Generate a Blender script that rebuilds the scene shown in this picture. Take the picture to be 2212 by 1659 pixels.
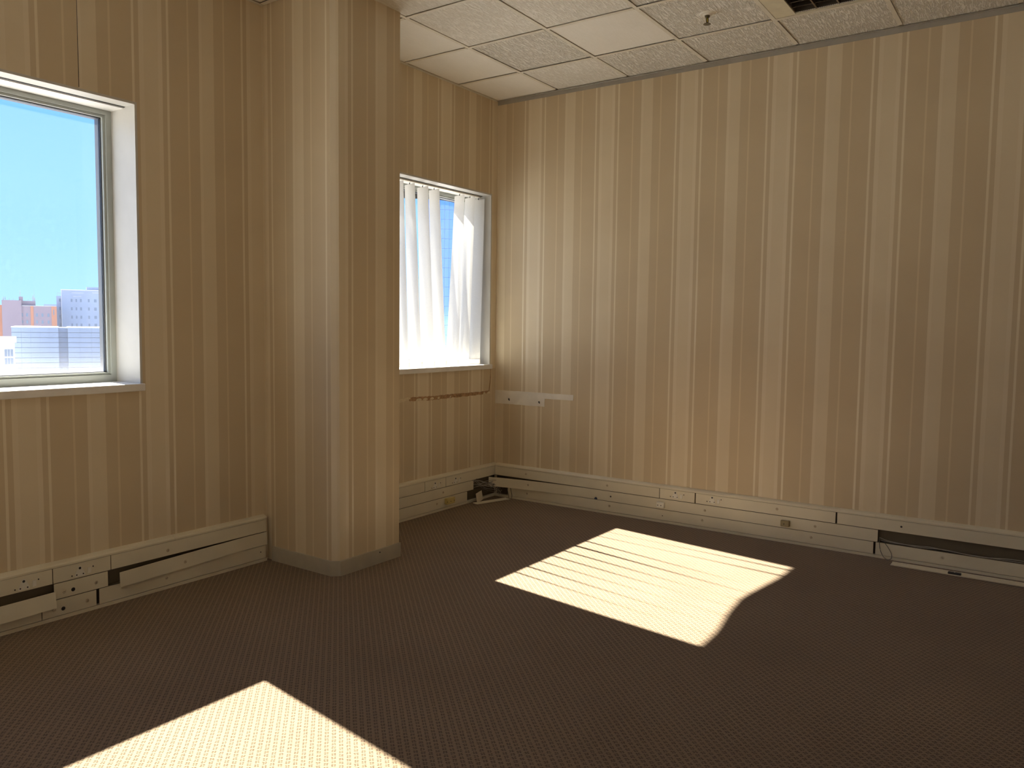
import bpy, bmesh, math, random
from mathutils import Vector, Matrix
random.seed(7)
for o in list(bpy.data.objects): bpy.data.objects.remove(o, do_unlink=True)
S = bpy.context.scene
COL = S.collection

# ------------------------------------------------------------------ camera
cam = bpy.data.cameras.new('camera')
cam.sensor_fit = 'HORIZONTAL'; cam.sensor_width = 36.0
cam.lens = 1718.3 / 2212.0 * 36.0
cam.clip_start = 0.05; cam.clip_end = 3000
camo = bpy.data.objects.new('camera', cam); COL.objects.link(camo)
r_ = Vector((0.57015651, -0.82144015, 0.01255529))
u_ = Vector((0.05244441, 0.05164436, 0.99728754))
f_ = Vector((0.81986044, 0.56795153, -0.07252532))
M = Matrix.Identity(4)
for i in range(3):
    M[i][0] = r_[i]; M[i][1] = u_[i]; M[i][2] = -f_[i]
M.translation = Vector((-5.3248, -3.8580, 1.4076))
camo.matrix_world = M
S.camera = camo

# ------------------------------------------------------------------ sky, sun, exposure
SUN_DIR = Vector((-0.15, -1.0, -0.83)).normalized()       # the way the light travels
w = bpy.data.worlds.new('sky'); S.world = w; w.use_nodes = True
nt = w.node_tree; nt.nodes.clear()
tcw = nt.nodes.new('ShaderNodeTexCoord'); sxw = nt.nodes.new('ShaderNodeSeparateXYZ')
nt.links.new(tcw.outputs['Generated'], sxw.inputs[0])
rw = nt.nodes.new('ShaderNodeValToRGB'); rw.color_ramp.interpolation = 'EASE'
for i_, (p_, c_) in enumerate([(0.0, (.262, .52, .90)), (0.12, (.20, .465, .92)), (0.35, (.11, .365, .92)), (1.0, (.07, .23, .78))]):
    el = rw.color_ramp.elements[i_] if i_ < 2 else rw.color_ramp.elements.new(p_)
    el.position = p_; el.color = (*c_, 1)
bg = nt.nodes.new('ShaderNodeBackground'); bg.inputs[1].default_value = 1.0
wo = nt.nodes.new('ShaderNodeOutputWorld')
nt.links.new(sxw.outputs[2], rw.inputs[0]); nt.links.new(rw.outputs[0], bg.inputs[0]); nt.links.new(bg.outputs[0], wo.inputs[0])
sl = bpy.data.lights.new('sun', 'SUN'); sl.energy = 22.0; sl.angle = math.radians(0.55); sl.color = (1.0, 0.91, 0.76)
slo = bpy.data.objects.new('sun', sl); COL.objects.link(slo)
slo.location = (3, 20, 18)
slo.rotation_euler = SUN_DIR.to_track_quat('-Z', 'Y').to_euler()
S.view_settings.view_transform = 'Standard'; S.view_settings.look = 'None'
S.view_settings.gamma = 1.0; S.view_settings.use_curve_mapping = False
S.view_settings.exposure = 0.78
S.cycles.max_bounces = 16; S.cycles.diffuse_bounces = 12; S.cycles.transparent_max_bounces = 16

# ------------------------------------------------------------------ node helpers
def new_mat(name):
    m = bpy.data.materials.new(name); m.use_nodes = True
    n = m.node_tree; n.nodes.clear()
    out = n.nodes.new('ShaderNodeOutputMaterial')
    return m, n, out
def N(n, t, **kw):
    x = n.nodes.new(t)
    for k, v in kw.items(): setattr(x, k, v)
    return x
def math_(n, op, a, b=None, c=None):
    x = n.nodes.new('ShaderNodeMath'); x.operation = op
    for i, v in enumerate((a, b, c)):
        if v is None: continue
        if isinstance(v, (int, float)): x.inputs[i].default_value = v
        else: n.links.new(v, x.inputs[i])
    return x.outputs[0]
def ramp(n, fac, stops, interp='LINEAR'):
    x = n.nodes.new('ShaderNodeValToRGB'); x.color_ramp.interpolation = interp
    el = x.color_ramp.elements
    while len(el) > 1: el.remove(el[-1])
    el[0].position = stops[0][0]; el[0].color = (*stops[0][1], 1)
    for p, c in stops[1:]:
        e = el.new(p); e.color = (*c, 1)
    n.links.new(fac, x.inputs[0]); return x.outputs[0]
def simple(name, col, rough=0.6, metal=0.0, var=0.06, scale=12.0, bump=0.0, bscale=200.0, spec=0.5):
    m, n, out = new_mat(name)
    b = N(n, 'ShaderNodeBsdfPrincipled')
    b.inputs['Roughness'].default_value = rough; b.inputs['Metallic'].default_value = metal
    b.inputs['Specular IOR Level'].default_value = spec
    tc = N(n, 'ShaderNodeTexCoord'); no = N(n, 'ShaderNodeTexNoise')
    no.inputs['Scale'].default_value = scale; no.inputs['Detail'].default_value = 3
    n.links.new(tc.outputs['Object'], no.inputs['Vector'])
    lo = tuple(max(0, c * (1 - var)) for c in col); hi = tuple(min(1, c * (1 + var)) for c in col)
    n.links.new(ramp(n, no.outputs[0], [(0.3, lo), (0.7, hi)]), b.inputs['Base Color'])
    if bump:
        nb = N(n, 'ShaderNodeTexNoise'); nb.inputs['Scale'].default_value = bscale; nb.inputs['Detail'].default_value = 2
        n.links.new(tc.outputs['Object'], nb.inputs['Vector'])
        bp = N(n, 'ShaderNodeBump'); bp.inputs['Strength'].default_value = bump; bp.inputs['Distance'].default_value = 0.002
        n.links.new(nb.outputs[0], bp.inputs['Height']); n.links.new(bp.outputs[0], b.inputs['Normal'])
    n.links.new(b.outputs[0], out.inputs[0])
    return m

# ------------------------------------------------------------------ wallpaper
WP_D = (0.665, 0.55, 0.375); WP_L = (0.775, 0.67, 0.49); WP_E = (0.81, 0.71, 0.54)
WP_T = (0.87, 0.78, 0.61); WP_F = (0.755, 0.64, 0.455)
STR = [(0, 'T'), (.0105, 'D'), (.035, 'E'), (.060, 'L'), (.138, 'E'), (.160, 'D'), (.185, 'T'), (.198, 'D'), (.302, 'F'),
       (.313, 'D'), (.371, 'E'), (.390, 'L'), (.462, 'D'), (.518, 'F'), (.529, 'D')]
PERIOD = 0.637
def wallpaper(name, axis, sgn, off, lower=None):
    m, n, out = new_mat(name)
    b = N(n, 'ShaderNodeBsdfPrincipled')
    g = N(n, 'ShaderNodeNewGeometry'); sx = N(n, 'ShaderNodeSeparateXYZ')
    n.links.new(g.outputs['Position'], sx.inputs[0])
    wob = N(n, 'ShaderNodeTexNoise'); wob.inputs['Scale'].default_value = 1.3
    n.links.new(g.outputs['Position'], wob.inputs['Vector'])
    v = math_(n, 'MULTIPLY_ADD', sx.outputs[axis], sgn, off)
    v = math_(n, 'ADD', v, math_(n, 'MULTIPLY_ADD', wob.outputs[0], 0.006, -0.003))
    if lower:
        c = math_(n, 'MULTIPLY', math_(n, 'LESS_THAN', sx.outputs[2], lower[0]), math_(n, 'GREATER_THAN', sx.outputs[0], lower[1]))
        v = math_(n, 'ADD', v, math_(n, 'MULTIPLY', c, lower[2]))
        c2 = math_(n, 'GREATER_THAN', sx.outputs[0], lower[1])
        v = math_(n, 'ADD', v, math_(n, 'MULTIPLY', c2, lower[3]))
    fr = math_(n, 'FRACT', math_(n, 'DIVIDE', v, PERIOD))
    cols = dict(T=WP_T, D=WP_D, L=WP_L, E=WP_E, F=WP_F)
    rgh = dict(T=.24, D=.60, L=.48, E=.28, F=.38)
    col = ramp(n, fr, [(p / PERIOD, cols[k]) for p, k in STR], 'CONSTANT')
    ro = ramp(n, fr, [(p / PERIOD, (rgh[k],) * 3) for p, k in STR], 'CONSTANT')
    # faint grime and weave
    no = N(n, 'ShaderNodeTexNoise'); no.inputs['Scale'].default_value = 2.2; no.inputs['Detail'].default_value = 4
    n.links.new(g.outputs['Position'], no.inputs['Vector'])
    mx = N(n, 'ShaderNodeMixRGB', blend_type='MULTIPLY'); mx.inputs[0].default_value = 1
    n.links.new(col, mx.inputs[1]); n.links.new(ramp(n, no.outputs[0], [(0.3, (.94, .93, .92)), (0.65, (1, 1, 1))]), mx.inputs[2])
    n.links.new(mx.outputs[0], b.inputs['Base Color']); n.links.new(ro, b.inputs['Roughness'])
    wv = N(n, 'ShaderNodeTexNoise'); wv.inputs['Scale'].default_value = 1.0; wv.inputs['Detail'].default_value = 1
    mp = N(n, 'ShaderNodeMapping'); mp.inputs['Scale'].default_value = (160, 160, 700)
    n.links.new(g.outputs['Position'], mp.inputs[0]); n.links.new(mp.outputs[0], wv.inputs['Vector'])
    bp = N(n, 'ShaderNodeBump'); bp.inputs['Strength'].default_value = 0.12; bp.inputs['Distance'].default_value = 0.001
    n.links.new(wv.outputs[0], bp.inputs['Height']); n.links.new(bp.outputs[0], b.inputs['Normal'])
    n.links.new(b.outputs[0], out.inputs[0])
    return m
M_WP_LEFT = wallpaper('wallpaper_window_wall', 0, 1, 3.09 + 6.37, lower=(1.06, -1.9, 0.2487, -2.3374 + 0.637 * 0))
M_WP_RIGHT = wallpaper('wallpaper_right_wall', 1, -1, -0.26 + 6.37)
M_WP_PSIDE = wallpaper('wallpaper_pillar_side', 1, -1, 0.124)
M_WP_PFRONT = wallpaper('wallpaper_pillar_front', 0, 1, 2.367)
M_WP_PRIGHT = wallpaper('wallpaper_pillar_return', 1, 1, 1.2)

# ------------------------------------------------------------------ carpet
def carpet():
    m, n, out = new_mat('carpet')
    b = N(n, 'ShaderNodeBsdfPrincipled'); b.inputs['Roughness'].default_value = 0.95
    b.inputs['Specular IOR Level'].default_value = 0.15
    b.inputs['Sheen Weight'].default_value = 0.15
    g = N(n, 'ShaderNodeNewGeometry')
    d1 = N(n, 'ShaderNodeTexNoise'); d1.inputs['Scale'].default_value = 90; d1.inputs['Detail'].default_value = 2
    n.links.new(g.outputs['Position'], d1.inputs['Vector'])
    vm = N(n, 'ShaderNodeVectorMath', operation='MULTIPLY_ADD')
    n.links.new(d1.outputs['Color'], vm.inputs[0]); vm.inputs[1].default_value = (.0055,) * 3
    n.links.new(g.outputs['Position'], vm.inputs[2])
    mp = N(n, 'ShaderNodeMapping', vector_type='POINT'); mp.inputs['Rotation'].default_value = (0, 0, math.radians(43))
    n.links.new(vm.outputs[0], mp.inputs[0])
    sx = N(n, 'ShaderNodeSeparateXYZ'); n.links.new(mp.outputs[0], sx.inputs[0])
    ua = math_(n, 'DIVIDE', sx.outputs[0], 0.0240)           # across the rows
    col_i = math_(n, 'FLOOR', ua)
    st = math_(n, 'MULTIPLY', math_(n, 'MODULO', col_i, 2.0), 0.5)
    ub = math_(n, 'ADD', math_(n, 'DIVIDE', sx.outputs[1], 0.0222), st)
    fa = math_(n, 'ABSOLUTE', math_(n, 'SUBTRACT', math_(n, 'FRACT', ua), 0.5))
    fb = math_(n, 'ABSOLUTE', math_(n, 'SUBTRACT', math_(n, 'FRACT', ub), 0.5))
    da = math_(n, 'SUBTRACT', fa, 0.165); db = math_(n, 'SUBTRACT', fb, 0.18)
    dist = math_(n, 'SQRT', math_(n, 'ADD', math_(n, 'POWER', math_(n, 'ABSOLUTE', da), 2.0), math_(n, 'POWER', math_(n, 'ABSOLUTE', db), 2.0)))
    n2 = N(n, 'ShaderNodeTexNoise'); n2.inputs['Scale'].default_value = 130; n2.inputs['Detail'].default_value = 3
    n.links.new(g.outputs['Position'], n2.inputs['Vector'])
    dist2 = math_(n, 'ADD', dist, math_(n, 'MULTIPLY_ADD', n2.outputs[0], 0.20, -0.10))
    dot = ramp(n, dist2, [(0.06, (1, 1, 1)), (0.19, (0, 0, 0))])
    n3 = N(n, 'ShaderNodeTexNoise'); n3.inputs['Scale'].default_value = 1.6; n3.inputs['Detail'].default_value = 5
    n.links.new(g.outputs['Position'], n3.inputs['Vector'])
    n4 = N(n, 'ShaderNodeTexNoise'); n4.inputs['Scale'].default_value = 420; n4.inputs['Detail'].default_value = 2
    n.links.new(g.outputs['Position'], n4.inputs['Vector'])
    base = ramp(n, n3.outputs[0], [(0.3, (.24, .172, .112)), (0.7, (.285, .208, .138))])
    mul = N(n, 'ShaderNodeMixRGB', blend_type='MULTIPLY'); mul.inputs[0].default_value = 1
    n.links.new(base, mul.inputs[1]); n.links.new(ramp(n, n4.outputs[0], [(0.32, (.62, .60, .57)), (0.62, (1.12, 1.12, 1.12))]), mul.inputs[2])
    mx = N(n, 'ShaderNodeMixRGB'); n.links.new(dot, mx.inputs[0]); n.links.new(mul.outputs[0], mx.inputs[1])
    mx.inputs[2].default_value = (.068, .04, .022, 1)
    n.links.new(mx.outputs[0], b.inputs['Base Color'])
    hh = math_(n, 'SUBTRACT', math_(n, 'MULTIPLY', n4.outputs[0], 0.6), math_(n, 'MULTIPLY', N_rgb(n, dot), 0.8))
    bp = N(n, 'ShaderNodeBump'); bp.inputs['Strength'].default_value = 0.55; bp.inputs['Distance'].default_value = 0.003
    n.links.new(hh, bp.inputs['Height']); n.links.new(bp.outputs[0], b.inputs['Normal'])
    n.links.new(b.outputs[0], out.inputs[0])
    return m
def N_rgb(n, sock):
    x = n.nodes.new('ShaderNodeRGBToBW'); n.links.new(sock, x.inputs[0]); return x.outputs[0]
M_CARPET = carpet()

# ------------------------------------------------------------------ ceiling tile materials
def tile_mat(name, strength, rot):
    m, n, out = new_mat(name)
    b = N(n, 'ShaderNodeBsdfPrincipled'); b.inputs['Roughness'].default_value = 0.9
    b.inputs['Specular IOR Level'].default_value = 0.2
    g = N(n, 'ShaderNodeNewGeometry')
    mp = N(n, 'ShaderNodeMapping'); mp.inputs['Rotation'].default_value = (0, 0, rot); mp.inputs['Scale'].default_value = (17, 125, 1)
    n.links.new(g.outputs['Position'], mp.inputs[0])
    no = N(n, 'ShaderNodeTexNoise'); no.inputs['Scale'].default_value = 1.0; no.inputs['Detail'].default_value = 3; no.inputs['Distortion'].default_value = 0.9
    n.links.new(mp.outputs[0], no.inputs['Vector'])
    h = ramp(n, no.outputs[0], [(0.44, (0, 0, 0)), (0.54, (1, 1, 1))])
    n2 = N(n, 'ShaderNodeTexNoise'); n2.inputs['Scale'].default_value = 3.0; n2.inputs['Detail'].default_value = 4
    n.links.new(g.outputs['Position'], n2.inputs['Vector'])
    base = ramp(n, n2.outputs[0], [(0.3, (.87, .845, .78)), (0.7, (.91, .885, .825))])
    mx = N(n, 'ShaderNodeMixRGB', blend_type='MULTIPLY'); mx.inputs[0].default_value = min(1, strength)
    n.links.new(base, mx.inputs[1]); n.links.new(ramp(n, N_rgb(n, h), [(0, (.84, .82, .78)), (1, (1, 1, 1))]), mx.inputs[2])
    n.links.new(mx.outputs[0], b.inputs['Base Color'])
    bp = N(n, 'ShaderNodeBump'); bp.inputs['Strength'].default_value = 0.9 * strength; bp.inputs['Distance'].default_value = 0.006
    n.links.new(N_rgb(n, h), bp.inputs['Height']); n.links.new(bp.outputs[0], b.inputs['Normal'])
    n.links.new(b.outputs[0], out.inputs[0])
    return m
M_TILE_A = tile_mat('tile_fissured', 1.0, 0.12)
M_TILE_B = tile_mat('tile_smooth', 0.12, 0.12)
M_TILE_C = tile_mat('tile_half', 0.65, 0.12)

# ------------------------------------------------------------------ plain materials
M_TEE = simple('tee_cream', (.78, .74, .64), .5)
M_TEE_SIDE = simple('tee_shadow_edge', (.45, .40, .30), .5)
M_ANGLE = simple('angle_grey', (.42, .40, .36), .5)
M_VOID = simple('void_dark', (.02, .018, .015), .9)
M_TRUNK = simple('trunking_beige', (.80, .75, .60), .38, var=.05, scale=5)
M_TRUNK_IN = simple('trunking_inside', (.15, .125, .085), .7)  # shade between lids and in open rows put into the inside colour
M_LID = simple('trunking_lid', (.81, .76, .61), .36, var=.05, scale=4)
M_SCREW = simple('screw_plated', (.62, .54, .40), .5)
M_WHITE = simple('white_plastic', (.86, .84, .76), .35)
M_YELLOW = simple('yellowed_plastic', (.72, .60, .24), .4)
M_BRASS = simple('dull_brown_plastic', (.34, .28, .15), .4)
M_BRONZE = simple('dark_bronze', (.12, .10, .06), .4)
M_BLACK = simple('black_rubber', (.03, .03, .035), .5)
M_BLUE = simple('blue_plastic', (.03, .05, .12), .4)
M_SEAL = simple('seal_blue_grey', (.06, .075, .11), .5)
M_CABLE = simple('cable_grey', (.46, .44, .39), .5)
M_CABLE_D = simple('cable_dark', (.16, .15, .13), .5)
M_CREAM = simple('reveal_cream', (.60, .59, .56), .45, var=.04, scale=6)
M_SILL = simple('sill_white', (.86, .85, .83), .45)
M_FRAME = simple('frame_grey', (.44, .47, .44), .4, var=.03)
M_PLASTER = simple('bare_plaster', (.40, .25, .13), .9, var=.35, scale=40, bump=.6)
M_FLECK = simple('torn_paper', (.72, .62, .44), .8, var=.12, scale=30)
M_PATCH = simple('white_paint', (.84, .80, .71), .55, var=.08, scale=9)
M_SKIRT = simple('skirting_vinyl', (.50, .46, .37), .45)
M_CONC = simple('concrete', (.42, .41, .40), .9)
M_PLAINWALL = simple('paint_wall', (.80, .75, .66), .6)
M_STEEL = simple('steel', (.55, .52, .47), .3, metal=.9)
M_BULB = simple('sprinkler_bulb', (.75, .65, .12), .2)
M_LOUV = simple('louvre_metal', (.32, .28, .25), .18, metal=.9)
M_LAMPBODY = simple('fixture_cream', (.76, .71, .55), .45)
M_LAMP_IN = simple('fixture_inside', (.10, .085, .07), .35)

def glass(name):
    m, n, out = new_mat(name)
    tr = N(n, 'ShaderNodeBsdfTransparent'); tr.inputs[0].default_value = (.96, .98, .98, 1)
    gl = N(n, 'ShaderNodeBsdfGlossy'); gl.inputs['Roughness'].default_value = 0.02
    lw = N(n, 'ShaderNodeLayerWeight'); lw.inputs[0].default_value = 0.5
    fz = math_(n, 'MULTIPLY_ADD', math_(n, 'POWER', lw.outputs['Facing'], 5.0), 0.96, 0.035)
    mx = N(n, 'ShaderNodeMixShader'); n.links.new(fz, mx.inputs[0])
    n.links.new(tr.outputs[0], mx.inputs[1]); n.links.new(gl.outputs[0], mx.inputs[2])
    # dust that has settled on the pane, thickest along its foot
    g = N(n, 'ShaderNodeNewGeometry'); sx = N(n, 'ShaderNodeSeparateXYZ'); n.links.new(g.outputs['Position'], sx.inputs[0])
    grime = N(n, 'ShaderNodeTexNoise'); grime.inputs['Scale'].default_value = 480; grime.inputs['Detail'].default_value = 2
    n.links.new(g.outputs['Position'], grime.inputs['Vector'])
    hgt = math_(n, 'SUBTRACT', sx.outputs[2], 1.14)
    foot = math_(n, 'POWER', 2.718, math_(n, 'MULTIPLY', hgt, -22.0))
    spk = ramp(n, grime.outputs[0], [(0.52, (0, 0, 0)), (0.72, (1, 1, 1))])
    amt = math_(n, 'MULTIPLY', math_(n, 'MULTIPLY_ADD', N_rgb(n, spk), 0.22, 0.035), foot)
    amt = math_(n, 'ADD', math_(n, 'MINIMUM', amt, 0.5), 0.008)
    tl = N(n, 'ShaderNodeBsdfTranslucent'); tl.inputs[0].default_value = (.9, .92, .95, 1)
    m2 = N(n, 'ShaderNodeMixShader'); n.links.new(amt, m2.inputs[0])
    n.links.new(mx.outputs[0], m2.inputs[1]); n.links.new(tl.outputs[0], m2.inputs[2])
    n.links.new(m2.outputs[0], out.inputs[0])
    return m
M_GLASS = glass('window_glass')

def fabric():
    m, n, out = new_mat('blind_fabric')
    g = N(n, 'ShaderNodeNewGeometry')
    mp = N(n, 'ShaderNodeMapping'); mp.inputs['Scale'].default_value = (60, 60, 900); n.links.new(g.outputs['Position'], mp.inputs[0])
    no = N(n, 'ShaderNodeTexNoise'); no.inputs['Scale'].default_value = 1; no.inputs['Detail'].default_value = 2
    n.links.new(mp.outputs[0], no.inputs['Vector'])
    col = ramp(n, no.outputs[0], [(0.3, (.70, .69, .67)), (0.7, (.77, .76, .74))])
    df = N(n, 'ShaderNodeBsdfDiffuse'); tl = N(n, 'ShaderNodeBsdfTranslucent')
    n.links.new(col, df.inputs[0]); n.links.new(col, tl.inputs[0])
    mx = N(n, 'ShaderNodeMixShader'); mx.inputs[0].default_value = 0.30
    n.links.new(df.outputs[0], mx.inputs[1]); n.links.new(tl.outputs[0], mx.inputs[2])
    n.links.new(mx.outputs[0], out.inputs[0]); return m
M_FABRIC = fabric()
M_HEM = simple('blind_hem', (.80, .74, .62), .7)

# ------------------------------------------------------------------ mesh helpers
def box(bm, x0, x1, y0, y1, z0, z1, bevel=0.0, seg=1):
    r = bmesh.ops.create_cube(bm, size=1.0)
    vs = r['verts']
    for v in vs:
        v.co = Vector((x0 + (v.co.x + .5) * (x1 - x0), y0 + (v.co.y + .5) * (y1 - y0), z0 + (v.co.z + .5) * (z1 - z0)))
    if bevel > 0:
        es = set()
        for v in vs: es.update(v.link_edges)
        bmesh.ops.bevel(bm, geom=list(es), offset=bevel, segments=seg, affect='EDGES', profile=.5)
    return vs
def cyl(bm, c, axis, r0, r1, h, seg=16):
    """cone/cylinder starting at c along unit axis"""
    a = Vector(axis).normalized()
    q = a.to_track_quat('Z', 'Y').to_matrix().to_4x4()
    mt = Matrix.Translation(Vector(c) + a * h / 2) @ q
    bmesh.ops.create_cone(bm, cap_ends=True, segments=seg, radius1=r0, radius2=r1, depth=h, matrix=mt)
def prism(bm, pts, fn, a, b):
    """extrude polygon pts (2-D) from a to b; fn(p, t) -> 3-D"""
    va = [bm.verts.new(fn(p, a)) for p in pts]; vb = [bm.verts.new(fn(p, b)) for p in pts]
    bm.faces.new(va); bm.faces.new(list(reversed(vb)))
    k = len(pts)
    for i in range(k):
        bm.faces.new((va[i], vb[i], vb[(i + 1) % k], va[(i + 1) % k]))
def tube(bm, pts, r, seg=6):
    pts = [Vector(p) for p in pts]
    # smooth (Catmull-Rom)
    P = []
    for i in range(len(pts) - 1):
        p0 = pts[max(i - 1, 0)]; p1 = pts[i]; p2 = pts[i + 1]; p3 = pts[min(i + 2, len(pts) - 1)]
        for k in range(5):
            t = k / 5
            P.append(.5 * ((2 * p1) + (-p0 + p2) * t + (2 * p0 - 5 * p1 + 4 * p2 - p3) * t * t + (-p0 + 3 * p1 - 3 * p2 + p3) * t ** 3))
    P.append(pts[-1])
    rings = []
    for i, p in enumerate(P):
        d = (P[min(i + 1, len(P) - 1)] - P[max(i - 1, 0)]).normalized()
        s = d.cross(Vector((.13, .31, .94))).normalized(); t = d.cross(s)
        rings.append([bm.verts.new(p + (s * math.cos(a) + t * math.sin(a)) * r) for a in [2 * math.pi * k / seg for k in range(seg)]])
    for a, b in zip(rings, rings[1:]):
        for k in range(seg):
            bm.faces.new((a[k], a[(k + 1) % seg], b[(k + 1) % seg], b[k]))
    bm.faces.new(rings[0]); bm.faces.new(list(reversed(rings[-1])))
def obj(name, bm, mats, parent=None, smooth=False, loc=None):
    bmesh.ops.recalc_face_normals(bm, faces=bm.faces[:])
    me = bpy.data.meshes.new(name); bm.to_mesh(me); bm.free()
    for m in (mats if isinstance(mats, (list, tuple)) else [mats]): me.materials.append(m)
    if smooth:
        for p in me.polygons: p.use_smooth = True
    o = bpy.data.objects.new(name, me); COL.objects.link(o)
    if parent is not None: o.parent = parent
    if loc: o.location = loc
    return o
def boxobj(name, b, mat, parent=None, bevel=0.0, seg=1):
    bm = bmesh.new(); box(bm, *b, bevel=bevel, seg=seg); return obj(name, bm, mat, parent)
def tag(o, label, cat, group=None):
    o['label'] = label; o['category'] = cat
    if group: o['group'] = group
    return o
def empty(name, loc=(0, 0, 0), rz=0.0):
    o = bpy.data.objects.new(name, None); COL.objects.link(o)
    o.location = loc; o.rotation_euler = (0, 0, rz); o.empty_display_size = .1
    return o
def structure(o, label=None, cat=None):
    o['kind'] = 'structure'
    if label: o['label'] = label
    if cat: o['category'] = cat
    return o
def copy_of(o, parent=None):
    c = o.copy(); COL.objects.link(c); c.parent = parent
    return c

# ------------------------------------------------------------------ room shell
H = 3.214
XW, YS = -7.3, -6.2            # room extents
T = 0.6
WIN = {1: (-4.66, -3.0698, 1.0894, 2.4951), 2: (-1.64, -0.0736, 1.0910, 2.4687), 3: (-6.90, -5.32, 1.0894, 2.4951)}
TH = 0.34                      # thickness of the outer wall

structure(boxobj('floor', (XW - .3, .3, YS - .3, TH, -.25, 0.0), M_CARPET), 'beige carpet woven with rows of small brown dots', 'floor')

bm = bmesh.new()
xs = sorted({XW - .3, 0.3} | {v for k in WIN.values() for v in k[:2]})
zs = sorted({0.0, H + .5} | {v for k in WIN.values() for v in k[2:]})
for i in range(len(xs) - 1):
    for j in range(len(zs) - 1):
        cx, cz = (xs[i] + xs[i + 1]) / 2, (zs[j] + zs[j + 1]) / 2
        if any(a < cx < b and c < cz < d for a, b, c, d in WIN.values()): continue
        box(bm, xs[i], xs[i + 1], 0, TH, zs[j], zs[j + 1])
bmesh.ops.remove_doubles(bm, verts=bm.verts[:], dist=1e-5)
bm.verts.index_update(); seen = {}
for f in bm.faces: seen.setdefault(tuple(sorted(v.index for v in f.verts)), []).append(f)
bmesh.ops.delete(bm, geom=[f for fs in seen.values() if len(fs) > 1 for f in fs], context='FACES_ONLY')
wall_left = structure(obj('wall_left', bm, M_WP_LEFT), 'beige striped wallpaper wall with the windows', 'wall')
wall_right = structure(boxobj('wall_right', (0, .3, YS - .3, 0, 0, H + .5), M_WP_RIGHT), 'long wall in beige striped wallpaper, right of the corner', 'wall')
structure(boxobj('wall_back', (XW - .3, 0, YS - .3, YS, 0, H + .5), M_PLAINWALL), 'plain beige wall behind the viewer', 'wall')
structure(boxobj('wall_end', (XW - .3, XW, YS, 0, 0, H + .5), M_PLAINWALL), 'plain beige end wall at the left', 'wall')

# pillar with its chamfered edge
PX0, PX1, PY, CH = -2.302, -1.792, -0.587, 0.036
foot = [(PX0, 0), (PX0, PY + CH), (PX0 + CH * .8, PY), (PX1, PY), (PX1, 0)]
bm = bmesh.new(); prism(bm, foot, lambda p, t: Vector((p[0], p[1], t)), 0, H + .3)
pil = obj('wall_pillar', bm, [M_WP_PSIDE, M_WP_PFRONT, M_WP_PRIGHT])
for f in pil.data.polygons:
    nx, ny = f.normal.x, f.normal.y
    f.material_index = 0 if nx < -.5 else (2 if nx > .5 else 1)
structure(pil, 'wallpapered pillar standing out between the two windows', 'pillar')
SK = .0845; o_ = 0.013
fo = [(PX0 - o_, -.05), (PX0 - o_, PY + CH - .004), (PX0 + CH * .8 - .006, PY - o_), (PX1 + .002, PY - o_), (PX1 + .002, PY + .002), (PX0 + CH * .8, PY + .002), (PX0 + .002, PY + CH), (PX0 + .002, -.05)]
bm = bmesh.new(); prism(bm, fo, lambda p, t: Vector((p[0], p[1], t)), 0, SK)
sk = structure(obj('baseboard_pillar', bm, M_SKIRT), 'grey beige skirting around the foot of the pillar', 'skirting')
bm = bmesh.new(); cyl(bm, (-1.97, PY - o_ + .001, .066), (0, -1, 0), .005, .004, .003, 10)
obj('nail_hole', bm, M_BLACK, sk)

# ------------------------------------------------------------------ ceiling
P0, Q0 = -0.5644, -0.5204
ceil = structure(boxobj('ceiling', (XW - .3, 0.3, YS - .3, TH, H + .5, H + .6), M_CONC), 'suspended ceiling of cream fissured tiles in an exposed grid', 'ceiling')
xl = [0.0, Q0]; 
while xl[-1] > XW: xl.append(max(xl[-1] - T, XW))
yl = [0.0, P0]
while yl[-1] > YS: yl.append(max(yl[-1] - T, YS))
LIGHT_TILES = {(1, 4), (2, 4)}
SMOOTH = {(0, 0), (1, 0), (2, 0), (1, 2)}
tile_cache = {}
G = 0.010
def tile_mesh(wx, wy, mat):
    k = (round(wx, 3), round(wy, 3), mat.name)
    if k not in tile_cache:
        bm = bmesh.new(); box(bm, -wx / 2, wx / 2, -wy / 2, wy / 2, 0, .016, bevel=.0025)
        bmesh.ops.recalc_face_normals(bm, faces=bm.faces[:])
        me = bpy.data.meshes.new('ceiling_tile'); bm.to_mesh(me); bm.free(); me.materials.append(mat); tile_cache[k] = me
    return tile_cache[k]
for i in range(len(xl) - 1):
    for j in range(len(yl) - 1):
        x1, x0 = xl[i], xl[i + 1]; y1, y0 = yl[j], yl[j + 1]
        if (i, j) in LIGHT_TILES: continue
        if x1 <= PX1 + .3 and False: continue
        mat = M_TILE_B if (i, j) in SMOOTH else (M_TILE_C if random.random() < .2 and j < 3 else M_TILE_A)
        o = bpy.data.objects.new('ceiling_tile', tile_mesh(x1 - x0 - 2 * G, y1 - y0 - 2 * G, mat)); COL.objects.link(o)
        o.parent = ceil; o.location = ((x0 + x1) / 2, (y0 + y1) / 2, H + .004 + random.uniform(-.001, .001))
        o.rotation_euler = (random.uniform(-.002, .002), random.uniform(-.002, .002), 0)
def tee(x0, x1, y0, y1):
    bm = bmesh.new(); box(bm, x0, x1, y0, y1, H - .0015, H + .0015)
    if x1 - x0 > y1 - y0: box(bm, x0, x1, (y0 + y1) / 2 - .001, (y0 + y1) / 2 + .001, H + .0015, H + .03)
    else: box(bm, (x0 + x1) / 2 - .001, (x0 + x1) / 2 + .001, y0, y1, H + .0015, H + .03)
    return obj('ceiling_tee', bm, M_TEE, ceil)
for y in yl[1:-1]:                               # main tees run out from the long wall
    tee(XW, -.045, y - .012, y + .012)
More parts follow.
